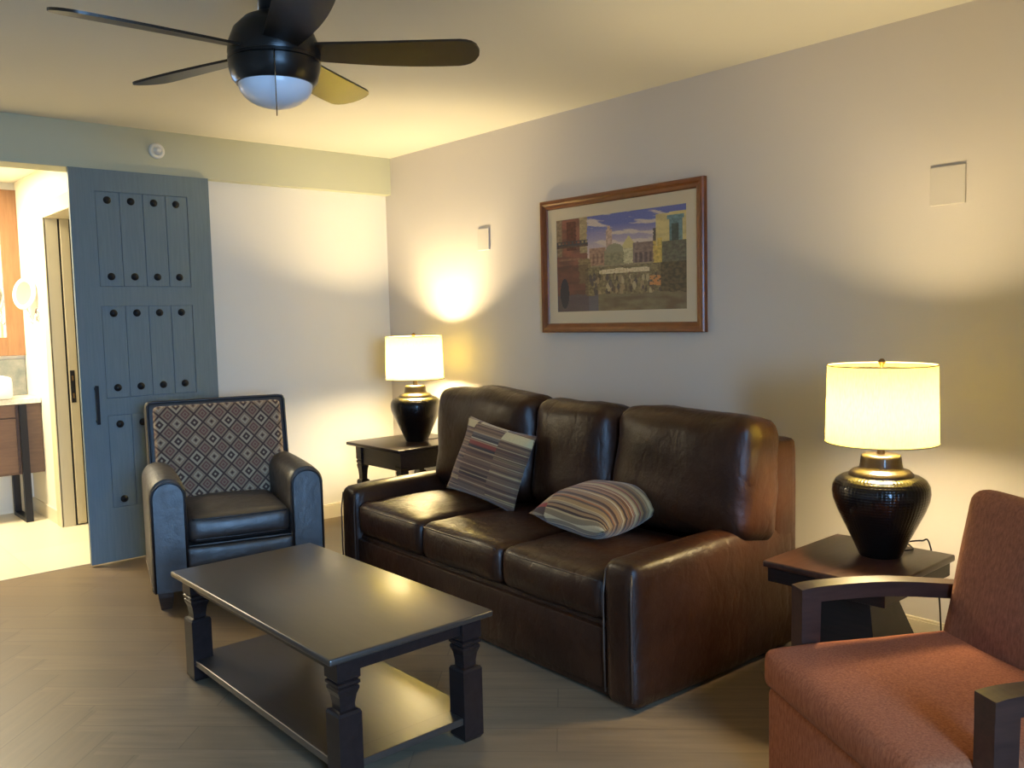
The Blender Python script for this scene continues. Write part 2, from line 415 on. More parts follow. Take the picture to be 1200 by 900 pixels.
b = B(); box(b, (XS + .086, 1.096, .012), (XS + .142, 1.132, 2.09), .002)
d2 = tag(obj('door_2', b, 'casing', smooth=False), 'cream pocket door edge with black latch inside the bathroom casing', 'door', kind='structure')
b = B(); box(b, (XS + .092, 1.093, .85), (XS + .122, 1.0965, 1.07), .001); tag(obj('latch_plate', b, 'black_metal', d2, smooth=False), 'black latch plate')
for z in (.88, 1.0):
    b = B(); box(b, (XS + .10, 1.089, z), (XS + .113, 1.0935, z + .035), .002); obj('latch_bolt', b, 'brass', d2, smooth=False)
for x0, x1 in ((.073, .085), (.143, .155)):
    b = B(); box(b, (XS + x0, 1.11, .004), (XS + x1, 1.139, 2.09)); obj('gap_shade', b, 'black_metal', d2, smooth=False)  # black strips stand in for the shade in the gaps beside the door

# vanity, basin, mirror, shaving mirror
VY = 1.5
van = thing('bathroom_vanity', 'floating brown wood bathroom vanity with black metal leg and pale counter', 'vanity', (-2.7, 1.7, 0))
def vb(lo, hi, bev=.003):
    b = B(); box(b, [lo[0] + 2.7, lo[1] - 1.7, lo[2]], [hi[0] + 2.7, hi[1] - 1.7, hi[2]], bev); return b
obj('cabinet', vb((-3.5, VY + .01, .34), (XS - .004, YB - .002, .835)), 'vanity_wood', van, smooth=False)
obj('drawer', vb((-3.48, VY - .004, .355), (-2.135, VY + .01, .735)), 'vanity_wood', van, smooth=False)
obj('drawer', vb((-3.48, VY - .004, .745), (-2.135, VY + .01, .83)), 'vanity_wood', van, smooth=False)
obj('countertop', vb((-3.5, VY - .005, .835), (XS - .004, YB - .002, .872)), 'counter', van, smooth=False)
b = B()
box(b, (-2.118 + 2.7, VY - .04 - 1.7, .002), (-2.072 + 2.7, VY - .006 - 1.7, .835)); box(b, (-2.118 + 2.7, 1.80 - 1.7, .002), (-2.072 + 2.7, 1.835 - 1.7, .34))
box(b, (-2.118 + 2.7, VY - .006 - 1.7, .002), (-2.072 + 2.7, 1.80 - 1.7, .03))
tag(obj('leg', b, 'black_metal', van, smooth=False), 'black metal sled leg')
b = B(); box(b, (-3.5, YB - .022, .873), (XS - .004, YB - .001, 1.14), .002); tag(obj('backsplash', b, 'stone', smooth=False), 'mottled grey-green stone backsplash above the vanity', 'backsplash')
b = B()
cushion(b, (.50, .36, .16), .03, (8, 8, 6))
top = [f for f in b.faces if f.calc_center_median().z > .079 and abs(f.calc_center_median().x) < .21 and abs(f.calc_center_median().y) < .14]
r = bmesh.ops.extrude_face_region(b, geom=top)
bmesh.ops.translate(b, vec=(0, 0, -.1), verts=[v for v in r['geom'] if isinstance(v, bmesh.types.BMVert)])
bmesh.ops.delete(b, geom=top, context='FACES')
bas = tag(obj('wash_basin', b, 'porcelain', smooth=True, angle=40, loc=(-2.39, 1.655, .952)), 'white rectangular basin sitting on the vanity counter', 'basin')
mir = thing('wall_mirror', 'tall wood framed mirror hanging above the vanity', 'mirror', (-2.55, YB - .01, 1.165))
b = B(); X0, X1, Z0, Z1, fw = -.58, .605, .0, 1.2, .135
for lo, hi in (((X0, -.03, Z0), (X0 + fw, .008, Z1)), ((X1 - fw, -.03, Z0), (X1, .008, Z1)), ((X0 + fw, -.03, Z0), (X1 - fw, .008, Z0 + fw)), ((X0 + fw, -.03, Z1 - fw), (X1 - fw, .008, Z1))): box(b, lo, hi, .003)
obj('frame', b, 'mirror_wood', mir, smooth=False)
b = B(); box(b, (X0 + fw, -.012, Z0 + fw), (X1 - fw, 0, Z1 - fw)); obj('mirror_glass', b, 'mirror', mir, smooth=False)
mm = thing('shaving_mirror', 'small round chrome magnifying mirror on a wall arm beside the vanity', 'mirror', (XS, 1.44, 1.46))
b = B(); lathe(b, [(0, 0), (.05, 0), (.05, .008), (.03, .014), (0, .016)], 32)
bmesh.ops.rotate(b, cent=(0, 0, 0), matrix=Matrix.Rotation(-PI / 2, 3, 'Y'), verts=b.verts); obj('wall_plate', b, 'chrome', mm)
b = B(); tube(b, smooth_path([(-.012, 0, 0), (-.03, -.02, -.06), (-.05, -.02, -.05), (-.055, .02, .0), (-.062, .045, .06)]), .007, 10); obj('swing_arm', b, 'chrome', mm)
b = B(); lathe(b, [(.082, -.008), (.105, -.012), (.115, 0), (.105, .012), (.082, .008), (.082, -.008)], 48)
rt = Matrix.Rotation(math.radians(-66), 4, 'Z') @ Matrix.Rotation(PI / 2 - .12, 4, 'X')
bmesh.ops.transform(b, matrix=Matrix.Translation((-.065, .06, .145)) @ rt, verts=b.verts); rim = obj('mirror_rim', b, 'porcelain', mm)
b = B(); lathe(b, [(0, -.006), (.083, -.006), (.083, .006), (0, .006)], 48)
bmesh.ops.transform(b, matrix=Matrix.Translation((-.065, .06, .145)) @ rt, verts=b.verts); obj('mirror_glass', b, 'mirror', mm, smooth=True, angle=30)

# ------------------------------------------------------------------ sliding door (blue) with studs
DX0, DX1, DY = -2.13, -1.343, -.1
dr = bpy.data.objects.new('door_1', None); C.objects.link(dr); dr.location = (DX0, DY, .012)
tag(dr, 'tall blue-grey sliding barn door with rows of black studs and grooved panels', 'door', kind='structure')
DW, DH = DX1 - DX0, HS - .012 + .0
b = B(); box(b, (0, .008, 0), (DW, .026, DH - .002))
PX0, PX1 = .132, .652; pw = (PX1 - PX0) / 4
rows = [(1.575, 2.11), (.94, 1.468), (.31, .845)]
box(b, (0, 0, 0), (PX0, .008, DH - .002)); box(b, (PX1, 0, 0), (DW, .008, DH - .002))
zs = [0, .31, .845, .94, 1.468, 1.575, 2.11, DH - .002]
for i in range(0, 8, 2): box(b, (PX0, 0, zs[i]), (PX1, .008, zs[i + 1]))
obj('door_slab', b, 'door', dr, smooth=False)
for (z0, z1) in rows:
    b = B()
    for k in range(4): box(b, (PX0 + k * pw + .002, .002, z0 + .002), (PX0 + (k + 1) * pw - .002, .009, z1 - .002), .002, 1)
    obj('panel_boards', b, 'door', dr, smooth=False)
sb = B(); lathe(sb, [(0, .013), (.006, .0125), (.011, .0105), (.013, .007), (.020, .005), (.0215, .002), (.0215, 0), (0, 0)], 20)
bmesh.ops.rotate(sb, cent=(0, 0, 0), matrix=Matrix.Rotation(PI / 2, 3, 'X'), verts=sb.verts)
stud0 = obj('stud', sb, 'stud', dr, loc=(PX0 - .07, .003, 2.07)); first = True
sz = [(2.062, 1.633), (1.425, 1.0), (.79, .355)]
for (a, c) in sz:
    for z in (a, c):
        for k in range(4):
            s = stud0 if first else stud0.copy()
            if not first: C.objects.link(s)
            first = False; s.parent = dr; s.location = (.197 + k * .129, .0025, z)
b = B(); box(b, (.065, -.038, .80), (.083, -.024, 1.02), .003); box(b, (.068, -.026, .81), (.08, .001, .825)); box(b, (.068, -.026, .995), (.08, .001, 1.01))
tag(obj('handle', b, 'black_metal', dr, smooth=False), 'black bar handle')

# sprinkler head on the soffit, blank plates on the wall
sp = thing('fire_sprinkler', 'small round white sprinkler head on the soffit above the blue door', 'sprinkler', (-1.632, -.071, 2.382))
RX = Matrix.Rotation(PI / 2, 4, 'X')
b = B(); lathe(b, [(.022, .0), (.046, .0), (.046, .006), (.036, .014), (.024, .012), (.022, .003)], 36); bmesh.ops.transform(b, matrix=RX, verts=b.verts); obj('escutcheon', b, 'white_plastic', sp)
b = B(); lathe(b, [(0, .0), (.022, 0), (.022, .004), (.012, .006), (.008, .03), (.016, .032), (.016, .035), (0, .036)], 20); bmesh.ops.transform(b, matrix=RX, verts=b.verts); obj('sprinkler_head', b, 'white_plastic', sp)
for nm, y0, y1, z0, z1, lb in (('a', -1.147, -1.035, 1.784, 1.918, 'small blank square cover plate above the lit lamp in the corner'), ('b', -3.967, -3.834, 1.757, 1.905, 'larger blank square cover plate high on the wall right of the painting')):
    b = B(); box(b, (-.0, y0, z0), (-.009, y1, z1), .0)
    b.free(); b = B(); box(b, (-.009, y0, z0), (0, y1, z1), .003)
    pl = tag(obj('cover_plate', b, 'plate', smooth=False), lb, 'wall plate')

# ------------------------------------------------------------------ framed painting
PY0, PY1, PZ0, PZ1 = -2.777, -1.632, 1.267, 2.017
pic = thing('framed_painting', 'wood framed painting of a town square hanging above the sofa', 'painting', (0, (PY0 + PY1) / 2, PZ0))
w2, ph = (PY1 - PY0) / 2, PZ1 - PZ0
fwid = .052
def frame_loop(bm, prof):
    # prof: (inset, x) pairs swept round the rectangle
    rings = [[bm.verts.new((x, sy * (w2 - i), (i if sz < 0 else ph - i))) for sy, sz in ((-1, -1), (1, -1), (1, 1), (-1, 1))] for i, x in prof]
    for a, c in zip(rings, rings[1:]):
        for k in range(4): bm.faces.new((a[k], a[(k + 1) % 4], c[(k + 1) % 4], c[k]))
b = B(); frame_loop(b, [(0, 0), (0, -.026), (.006, -.032), (.020, -.032), (.030, -.026), (.044, -.022), (.048, -.020), (fwid, -.014), (fwid, 0)]); obj('frame', b, 'frame_wood', pic, smooth=False)
M['matboard'] = mat('mat_board', (.62, .52, .36), .8)
mw = .066
b = B(); frame_loop(b, [(fwid - .002, -.012), (fwid + mw - .003, -.012), (fwid + mw, -.009)]); obj('mat_board', b, 'matboard', pic, smooth=False)
def lerp(a, b, t): return tuple(x + (y - x) * t for x, y in zip(a, b))
_r = random.Random(4)
CROWD = [(_r.uniform(.27, .97), _r.uniform(.17, .36), _r.uniform(.006, .014), _r.choice([(.05, .035, .03), (.09, .06, .04), (.05, .04, .05), (.40, .32, .20), (.28, .20, .12), (.14, .09, .06)])) for _ in range(95)]
def art(u, v):
    n1 = noise.fractal(Vector((u * 7, v * 14, 3)), 1, 2, 4); n2 = noise.fractal(Vector((u * 40, v * 40, 9)), 1, 2, 3); n3 = noise.noise(Vector((u * 90, v * 60, 5)))
    # sky with streaks of cloud
    t = max(0, min(1, (v - .58) / .42))
    c = lerp((.55, .42, .36), (.10, .12, .33), min(1, t * 1.35))
    cl = noise.fractal(Vector((u * 5 + 2, v * 16 + u * 3, 1)), 1, 2, 4) + (.25 if t < .35 else 0)
    if cl > .12: c = lerp(c, (.56, .46, .36), min(.85, (cl - .12) * 3.2))
    def rect(u0, v0, u1, v1, col, j=.0):
        nonlocal c
        if u0 + j * n2 * .02 < u < u1 + j * n2 * .02 and v0 < v < v1 + j * n2 * .02: c = lerp(col, tuple(x * .6 for x in col), max(0, min(1, .5 + n2)))
    # far towers and roofs
    rect(.415, .50, .462, .84, (.50, .34, .26), .2); rect(.428, .80, .45, .88, (.52, .36, .27))
    if .54 < u < .64 and .5 < v < .66 + .10 * (1 - abs(u - .59) / .05): c = (.48, .40, .18)
    rect(.28, .46, .41, .66, (.38, .22, .15), .2); rect(.40, .47, .565, .62, (.25, .22, .13), .2)
    if ((u - .48) / .075) ** 2 + ((v - .6) / .09) ** 2 < 1 and v > .6: c = (.24, .22, .14)
    rect(.55, .48, .62, .63, (.52, .46, .27), .1); rect(.62, .46, .78, .68, (.22, .15, .14), .2)
    for k in range(4): rect(.635 + k * .035, .48, .655 + k * .035, .58, (.09, .06, .07))
    for k in range(3): rect(.305 + k * .035, .50, .32 + k * .035, .6, (.24, .13, .09))
    rect(.28, .42, .8, .475, (.30, .24, .16), .4)
    # right-hand buildings
    rect(.77, .44, .84, .74, (.55, .38, .10), .2); rect(.77, .68, .81, .80, (.10, .08, .08), .3)
    if u > .79 and v > .62 - .0 and v < .93 + .05 * (u - .79): c = lerp((.58, .47, .20), (.42, .33, .15), max(0, min(1, .5 + n1)))
    rect(.885, .64, .975, .90, (.13, .22, .24), .1); rect(.90, .66, .95, .82, (.05, .07, .07)); rect(.87, .87, .985, .905, (.16, .27, .29))
    if u > .83 and v < .66: c = lerp((.07, .06, .05), (.13, .13, .09), max(0, min(1, .5 + n2)))
    rect(.80, .46, .83, .70, (.56, .40, .10))
    # left-hand building with a balcony
    if u < .26 + .01 * n2: c = lerp((.22, .085, .06), (.12, .055, .045), max(0, min(1, .5 + n1)))
    rect(.0, .60, .05, 1, (.24, .17, .11), .2); rect(.20, .62, .262, 1, (.38, .29, .16), .3); rect(.09, .66, .17, .97, (.11, .035, .03), .2)
    rect(.0, .71, .27, .728, (.05, .045, .06), .1); rect(.0, .75, .27, .76, (.05, .045, .06), .1)
    if u < .27 and .72 < v < .76 and math.sin(u * 190) > .3: c = (.05, .045, .055)
    rect(.0, .69, .27, .712, (.10, .06, .05), .1); rect(.02, .55, .22, .575, (.24, .12, .08)); rect(.19, .3, .29, .56, (.24, .17, .09), .6)
    # street: awnings, crowd, ground
    if v < .46 and u > .24 and u < .84: c = lerp((.10, .075, .045), (.22, .17, .09), max(0, min(1, .5 + n2 + .3 * n3)))
    if .36 < u < .74 and .385 < v < .43 + .02 * n1: c = lerp((.62, .52, .34), (.3, .22, .12), max(0, min(1, .3 + n3)))
    for (fu, fv, fr, fc) in CROWD:
        if abs(u - fu) < fr and abs(v - fv) < fr * 3.2 and ((u - fu) / fr) ** 2 + ((v - fv) / (fr * 3.2)) ** 2 < 1: c = lerp(c, fc, .8)
    if .74 < u < .82 and .24 < v < .34 and n2 > -.1: c = (.48, .20, .07)
    if u > .82 and v < .46: c = lerp((.045, .035, .025), (.11, .085, .05), max(0, min(1, .4 + n2)))
    if v < .17 + .03 * n1:
        c = lerp((.10, .07, .045), (.16, .13, .08), max(0, min(1, .5 + n1)))
        if u < .35: c = lerp(c, (.075, .075, .12), .75)
    if u < .27 and v < .5: c = lerp(c, (.06, .03, .03), .45)
    if ((u - .065) / .038) ** 2 + ((v - .20) / .16) ** 2 < 1: c = (.02, .02, .04)
    return tuple(max(0, min(1, 1.15 * x * (1 + .10 * n3))) for x in c)
NU, NV = 190, 130
aw, ah = 2 * (w2 - fwid - mw) + .004, ph - 2 * (fwid + mw) + .004
b = B(); layer = b.loops.layers.float_color.new('pigment')
gv = [[b.verts.new((-.010, aw / 2 - aw * i / NU, fwid + mw - .002 + ah * j / NV)) for j in range(NV + 1)] for i in range(NU + 1)]
for i in range(NU):
    for j in range(NV):
        f = b.faces.new((gv[i][j], gv[i + 1][j], gv[i + 1][j + 1], gv[i][j + 1])); c = art((i + .5) / NU, (j + .5) / NV)
        for l in f.loops: l[layer] = (*c, 1)
mp = mat('painting_print', rough=.35, spec=.4); g = G(mp); a = g.n('ShaderNodeAttribute', attribute_name='pigment'); g.color(a.outputs['Color'])
obj('canvas', b, mp, pic, smooth=False)
b = B(); box(b, (-.008, -w2 + .01, .01), (0, w2 - .01, ph - .01)); obj('backing_board', b, 'espresso', pic, smooth=False)

# ------------------------------------------------------------------ ceiling fan
FX, FY, FZ = -2.188, -2.689, 2.232
fan = thing('ceiling_fan', 'black five-blade ceiling fan with a frosted globe light', 'ceiling fan', (FX, FY, H))
dz = FZ - H
b = B(); lathe(b, [(0, 0), (.075, 0), (.075, -.02), (.06, -.05), (.045, -.07), (.045, dz + .10), (0, dz + .10)], 40); obj('canopy', b, 'fan_body', fan)
b = B(); lathe(b, [(0, dz + .125), (.05, dz + .12), (.09, dz + .10), (.125, dz + .065), (.143, dz + .02), (.146, dz - .01), (.143, dz - .022), (.146, dz - .024), (.146, dz - .033), (.142, dz - .035), (.145, dz - .037), (.143, dz - .06), (.134, dz - .09), (.122, dz - .105), (.115, dz - .105), (.115, dz - .08), (0, dz - .08)], 64); obj('motor_housing', b, 'fan_body', fan, smooth=True, angle=50)
b = B(); lathe(b, [(.117, dz - .098)] + [(.117 * math.cos(t * PI / 20), dz - .103 - .075 * math.sin(t * PI / 20)) for t in range(0, 10)] + [(0, dz - .178)], 48); tag(obj('globe', b, 'globe', fan), 'frosted white glass globe')
# blade: root at r=.13, tip at .66; pitched
bb = B(); N = 22; top, bot = [], []
def bw(t):   # half widths of leading / trailing edge along the blade
    w = .052 + .026 * math.sin(min(1, t * 1.25) * PI / 2)
    e = max(0, (t - .86) / .14); return w * math.sqrt(max(0, 1 - (e * .985) ** 2.6))
for i in range(N + 1):
    t = i / N; r = .12 + .54 * (1 - (1 - t) ** 1.25 if t > .5 else t * (1 - (.5) ** 1.25) / .5)
    t2 = (r - .12) / .54; w = bw(t2)
    top.append([bb.verts.new((r, s * w + .01 * math.sin(t2 * PI), .004)) for s in (-1, -.5, 0, .5, 1)])
    bot.append([bb.verts.new((r, s * w + .01 * math.sin(t2 * PI), -.004)) for s in (-1, -.5, 0, .5, 1)])
for L_, fl in ((top, 1), (bot, 0)):
    for a, c in zip(L_, L_[1:]):
        for k in range(4): bb.faces.new((a[k], a[k + 1], c[k + 1], c[k]))
for k in (0, 4):
    for i in range(N): bb.faces.new((top[i][k], top[i + 1][k], bot[i + 1][k], bot[i][k]))
for i in (0, N):
    for k in range(4): bb.faces.new((top[i][k], top[i][k + 1], bot[i][k + 1], bot[i][k]))
bmesh.ops.rotate(bb, cent=(0, 0, 0), matrix=Matrix.Rotation(math.radians(-13), 3, 'X'), verts=bb.verts)
blade0 = obj('blade', bb, 'blade', fan, smooth=True, angle=40, loc=(0, 0, dz))
for k in range(5):
    bl = blade0 if k == 0 else blade0.copy()
    if k: C.objects.link(bl); bl.parent = fan
    bl.rotation_euler = (0, 0, 3.13 - k * 2 * PI / 5)
ca = math.atan2(-5.341 - FY, -3.539 - FX)
b = B(); tube(b, [(.146 * math.cos(ca), .146 * math.sin(ca), dz - .03), (.152 * math.cos(ca), .152 * math.sin(ca), dz - .06), (.152 * math.cos(ca), .152 * math.sin(ca), dz - .235)], .0016, 6); 
pc = obj('pull_chain', b, 'brass', fan)

# ------------------------------------------------------------------ tables
def leg_profile(h, r):
    # square turned leg: chamfered foot, straight post, waisted neck, moulding rings, top block
    k = h / .40
    return [(r * .8, 0), (r, .012), (r, .232 * k), (r * .9, .240 * k), (r * .64, .243 * k), (r * .64, .258 * k), (r * .74, .285 * k), (r * .92, .303 * k), (r * .92, .311 * k), (r * .8, .314 * k), (r * .98, .320 * k), (r * .98, .328 * k), (r * .82, .331 * k), (r, .338 * k), (r, h)]
def table(name, label, cat, loc, rz, W, L, h, ix, iy, lw, shelf_z, m, mtop, th=.021, ap=.045):
    t = thing(name, label, cat, loc, rz)
    b = B(); box(b, (0, 0, h - th), (W, L, h), .006, 3); obj('tabletop', b, mtop, t, smooth=True, angle=35)
    e = .012
    b = B(); x0, x1, y0, y1 = ix + e, W - ix - e, iy + e, L - iy - e
    box(b, (x0, y0, h - th - ap), (x0 + .018, y1, h - th)); box(b, (x1 - .018, y0, h - th - ap), (x1, y1, h - th))
    box(b, (x0 + .018, y0, h - th - ap), (x1 - .018, y0 + .018, h - th)); box(b, (x0 + .018, y1 - .018, h - th - ap), (x1 - .018, y1, h - th))
    obj('apron', b, m, t, smooth=False)
    b = B(); r = lw / 2; square_lathe(b, leg_profile(h - th, r), 0, 0)
    leg0 = obj('leg', b, m, t, smooth=False); first = True
    for cx in (ix + r, W - ix - r):
        for cy in (iy + r, L - iy - r):
            lg = leg0 if first else leg0.copy()
            if not first: C.objects.link(lg); lg.parent = t
            first = False; lg.location = (cx, cy, 0)
    b = B(); q = .006; poly = [(ix + q, iy + q), (W - ix - q, iy + q), (W - ix - q, L - iy - q), (ix + q, L - iy - q)]
    box(b, (ix + q, iy + lw, shelf_z - .024), (W - ix - q, L - iy - lw, shelf_z), .003); box(b, (ix + lw, iy + q, shelf_z - .0238), (W - ix - lw, L - iy - q, shelf_z - .0002), .003)
    obj('shelf', b, mtop, t, smooth=False)
    return t
ct = table('coffee_table', 'low dark espresso coffee table with carved legs and a lower shelf', 'coffee table', (-2.369, -3.214, 0), -.006, .596, 1.223, .421, .035, .023, .076, .085, 'espresso', 'espresso_top')
LTZ, RTZ = .585, .50
table('end_table', 'black end table in the corner behind the sofa arm', 'end table', (-.655, -1.03, 0), 0, .60, .60, LTZ, .045, .045, .06, .12, 'espresso', 'espresso', .021, .12)
et = thing('end_table', 'reddish brown end table on a flared pedestal between the sofa and the rust chair', 'end table', (-.925, -4.11, 0))
EW, EL = .515, .44
b = B(); box(b, (0, 0, RTZ - .024), (EW, EL, RTZ), .006, 3); obj('tabletop', b, 'walnut_end', et, smooth=True, angle=35)
b = B(); box(b, (.012, .012, RTZ - .075), (EW - .012, EL - .012, RTZ - .024), .003); obj('apron', b, 'espresso', et, smooth=False)
b = B(); rings = []
for hx_, hy_, z in ((.215, .19, 0), (.215, .19, .02), (.075, .07, RTZ - .075)): rings.append([b.verts.new((EW / 2 + sx * hx_, EL / 2 + sy * hy_, z)) for sx, sy in ((-1, -1), (1, -1), (1, 1), (-1, 1))])
for a, c in zip(rings, rings[1:]):
    for k in range(4): b.faces.new((a[k], a[(k + 1) % 4], c[(k + 1) % 4], c[k]))
b.faces.new(rings[0][::-1]); b.faces.new(rings[-1]); obj('pedestal', b, 'espresso', et, smooth=False)

# ------------------------------------------------------------------ lamps
def lamp(label, loc, cord, power):
    t = thing('table_lamp', label, 'lamp', loc)
    b = B(); lathe(b, [(0, 0), (.068, 0), (.071, .004), (.078, .02), (.098, .065), (.124, .118), (.146, .165), (.158, .20), (.1615, .225), (.159, .248), (.148, .268), (.130, .280), (.112, .285), (.107, .285), (.107, .281), (0, .281)], 72)
    obj('vase_body', b, 'bronze', t, smooth=True, angle=50)
    b = B(); lathe(b, [(.1065, .281), (.106, .290), (.095, .301), (.078, .306), (.072, .310), (.069, .322), (.066, .346), (.064, .354), (.058, .357), (.03, .358), (0, .358)], 64)
    tag(obj('neck', b, 'bronze_neck', t, smooth=True, angle=50), 'brownish bronze neck')
    b = B(); lathe(b, [(0, .357), (.013, .357), (.013, .392), (.017, .394), (.017, .43), (.011, .434), (0, .434)], 24); obj('socket', b, 'brass', t, smooth=True, angle=50)
    b = B(); lathe(b, [(0, .434), (.012, .436), (.016, .455), (.028, .49), (.03, .505), (.025, .525), (.012, .535), (0, .537)], 24); bu = obj('bulb', b, 'bulb', t)
    b = B()
    for sg in (-1, 1): tube(b, smooth_path([(0, sg * .014, .43), (0, sg * .045, .47), (0, sg * .052, .54), (0, sg * .03, .63), (0, 0, .658)]), .002, 6)
    obj('harp', b, 'brass', t)
    b = B(); lathe(b, [(.184, .400), (.178, .668)], 96); sh = obj('lamp_shade', b, 'shade', t)
    for r, z in ((.184, .400), (.178, .668)):
        b = B(); tube(b, [(r * math.cos(2 * PI * k / 72), r * math.sin(2 * PI * k / 72), z) for k in range(72)], .0026, 6, True)
        obj('shade_rim', b, 'rim_tape', t)
    b = B()
    for k in range(3): tube(b, [(0, 0, .66), (.177 * math.cos(k * 2.094 + .4), .177 * math.sin(k * 2.094 + .4), .664)], .0018, 6)
    obj('spider', b, 'brass', t)
    b = B(); lathe(b, [(0, .655), (.008, .657), (.006, .668), (.012, .674), (.0125, .682), (.006, .69), (0, .691)], 20); obj('finial', b, 'brass', t)
    b = B(); tube(b, smooth_path(cord), .003, 8); tag(obj('power_cord', b, 'black_metal', t), 'black power cord')
    li = bpy.data.lights.new('lamp_light', 'POINT'); li.energy = power; li.color = (1, .78, .43); li.shadow_soft_size = .08
    lo = bpy.data.objects.new('lamp_light', li); C.objects.link(lo); lo.parent = t; lo.location = (0, 0, .50)
    bu.visible_shadow = True
    return t
LL, RL = (-.325, -.755, LTZ), (-.585, -3.925, RTZ)
lamp('lit table lamp on the black corner table, dark hammered base and white drum shade', LL, [(.06, -.03, .006), (.12, -.04, .004), (.2, .0, .004), (.26, .03, .004), (.288, .04, -.01), (.292, .04, -.3)], 135)
lamp('lit table lamp beside the rust chair, dark hammered base and yellow glowing drum shade', RL, [(.065, -.03, .006), (.12, -.06, .005), (.17, -.03, .004), (.21, .0, .004), (.265, -.03, .004), (.285, -.05, -.01), (.30, -.08, -.2), (.31, -.09, -.46)], 78)

# ------------------------------------------------------------------ leather sofa
SO = thing('leather_sofa', 'three-seat brown leather sofa against the long wall', 'sofa', (-1.365, -3.456, 0), -.0377)
L, D, AW, AH = 2.03, .99, .15, .525
def T(x, y, z): return Matrix.Translation((x, y, z))
b = B(); box(b, (.035, .02, .015), (D - .02, L - .02, .29), .012); obj('base', b, 'leather', SO, smooth=True, angle=35)
for y0 in (0, L - AW):
    b = B(); cushion(b, (D - .03, AW, AH - .012), .045, (16, 8, 14), (0, .008, .012), .004, 5, 1 + y0, T((D - .03) / 2, y0 + AW / 2, .012 + (AH - .012) / 2))
    ar = obj('arm', b, 'leather', SO)
    for yy in (y0 + .003, y0 + AW - .003):
        b = B(); s = -1 if yy < y0 + .05 else 1
        tube(b, [(.004, yy - s * .008, .05), (.002, yy - s * .006, .2), (.002, yy - s * .007, .40), (.012, yy - s * .012, AH - .035)], .0035, 6); obj('piping', b, 'piping', ar)
b = B(); box(b, (.012, AW - .004, .05), (.05, L - AW + .004, .272), .012); obj('front_panel', b, 'leather', SO, smooth=True, angle=35)
b = B(); cushion(b, (.17, L, .86 - .012), .035, (8, 20, 12), (0, 0, 0), .004, 4, 9, T(D - .095, L / 2, .012 + .848 / 2)); obj('back_frame', b, 'leather', SO)
sw = (L - 2 * AW) / 3
for k in range(3):
    b = B(); y = AW + sw * (k + .5)
    cushion(b, (.64, sw - .006, .168), .045, (18, 18, 8), (.012, 0, .022), .007, 5, 20 + k, T(.325, y, .288 + .084))
    st = obj('seat_cushion', b, 'leather', SO)
    b = B(); hw = sw / 2 - .03
    tube(b, smooth_path([(.012, y - hw, .435), (.006, y, .437), (.012, y + hw, .435)]), .003, 6); obj('piping', b, 'piping', st)
# back cushions: lean back, swell, overlap the arms at both ends
def back_cushion(y0, y1, z0, z1, seed, lean=.2, fwd=0.):
    w, h, th = y1 - y0, z1 - z0, .25
    def fn(p):
        e = (p.z + h / 2) / h
        p.x += -.02 + .02 * (1 - e)
        # tufts where the leather sinks, near the lower middle
        d2 = (p.y / .16) ** 2 + ((p.z + .03) / .10) ** 2
        if p.x < 0: p.x += .018 * math.exp(-d2)
        p.z += .012 * math.sin(p.y * 9 + seed) * max(0, e - .6)
        return p
    b = B(); mx = T(.70 + fwd, (y0 + y1) / 2, (z0 + z1) / 2) @ Matrix.Rotation(lean, 4, 'Y')
    cushion(b, (th, w, h), .075, (10, 20, 18), (.045, .012, .015), .012, 5, seed, mx, fn)
    return obj('back_cushion', b, 'leather', SO)
back_cushion(-.02, .685, .465, .955, 31, .16, .03); back_cushion(.69, 1.185, .455, .955, 32, .16); back_cushion(1.19, 1.955, .455, .985, 33, .14, -.03)
for x in (.08, D - .08):
    for y in (.07, L - .07):
        b = B(); box(b, (x - .035, y - .035, .001), (x + .035, y + .035, .04), .004); obj('foot', b, 'foot', SO, smooth=False)

# throw pillows
def pillow(m, label, loc, rot, sz=(.46, .46), th=.13, seed=1):
    b = B(); n = 26; hx, hy = sz[0] / 2, sz[1] / 2; vt, vb_ = [], []
    for i in range(n + 1):
        for s, l in ((1, vt), (-1, vb_)):
            row = []
            for j in range(n + 1):
                u, v = -1 + 2 * i / n, -1 + 2 * j / n
                f = (max(0, 1 - u ** 4) ** .7) * (max(0, 1 - v ** 4) ** .7)
                x = u * hx * (1 - .07 * (1 - v * v) * abs(u)); y = v * hy * (1 - .07 * (1 - u * u) * abs(v))
                z = s * th / 2 * f * (1 - .25 * (u * u + v * v) / 2) + .012 * noise.noise(Vector((x * 6, y * 6, seed)))
                row.append(b.verts.new((x, y, z)))
            l.append(row)
    for l in (vt, vb_):
        for i in range(n):
            for j in range(n): b.faces.new((l[i][j], l[i + 1][j], l[i + 1][j + 1], l[i][j + 1]))
    bmesh.ops.remove_doubles(b, verts=b.verts, dist=1e-5)
    o = obj('throw_pillow', b, m); o.matrix_world = T(*loc) @ rot; return tag(o, label, 'pillow')
def basis(x, y, z):
    return Matrix((x, y, z)).transposed().to_4x4()
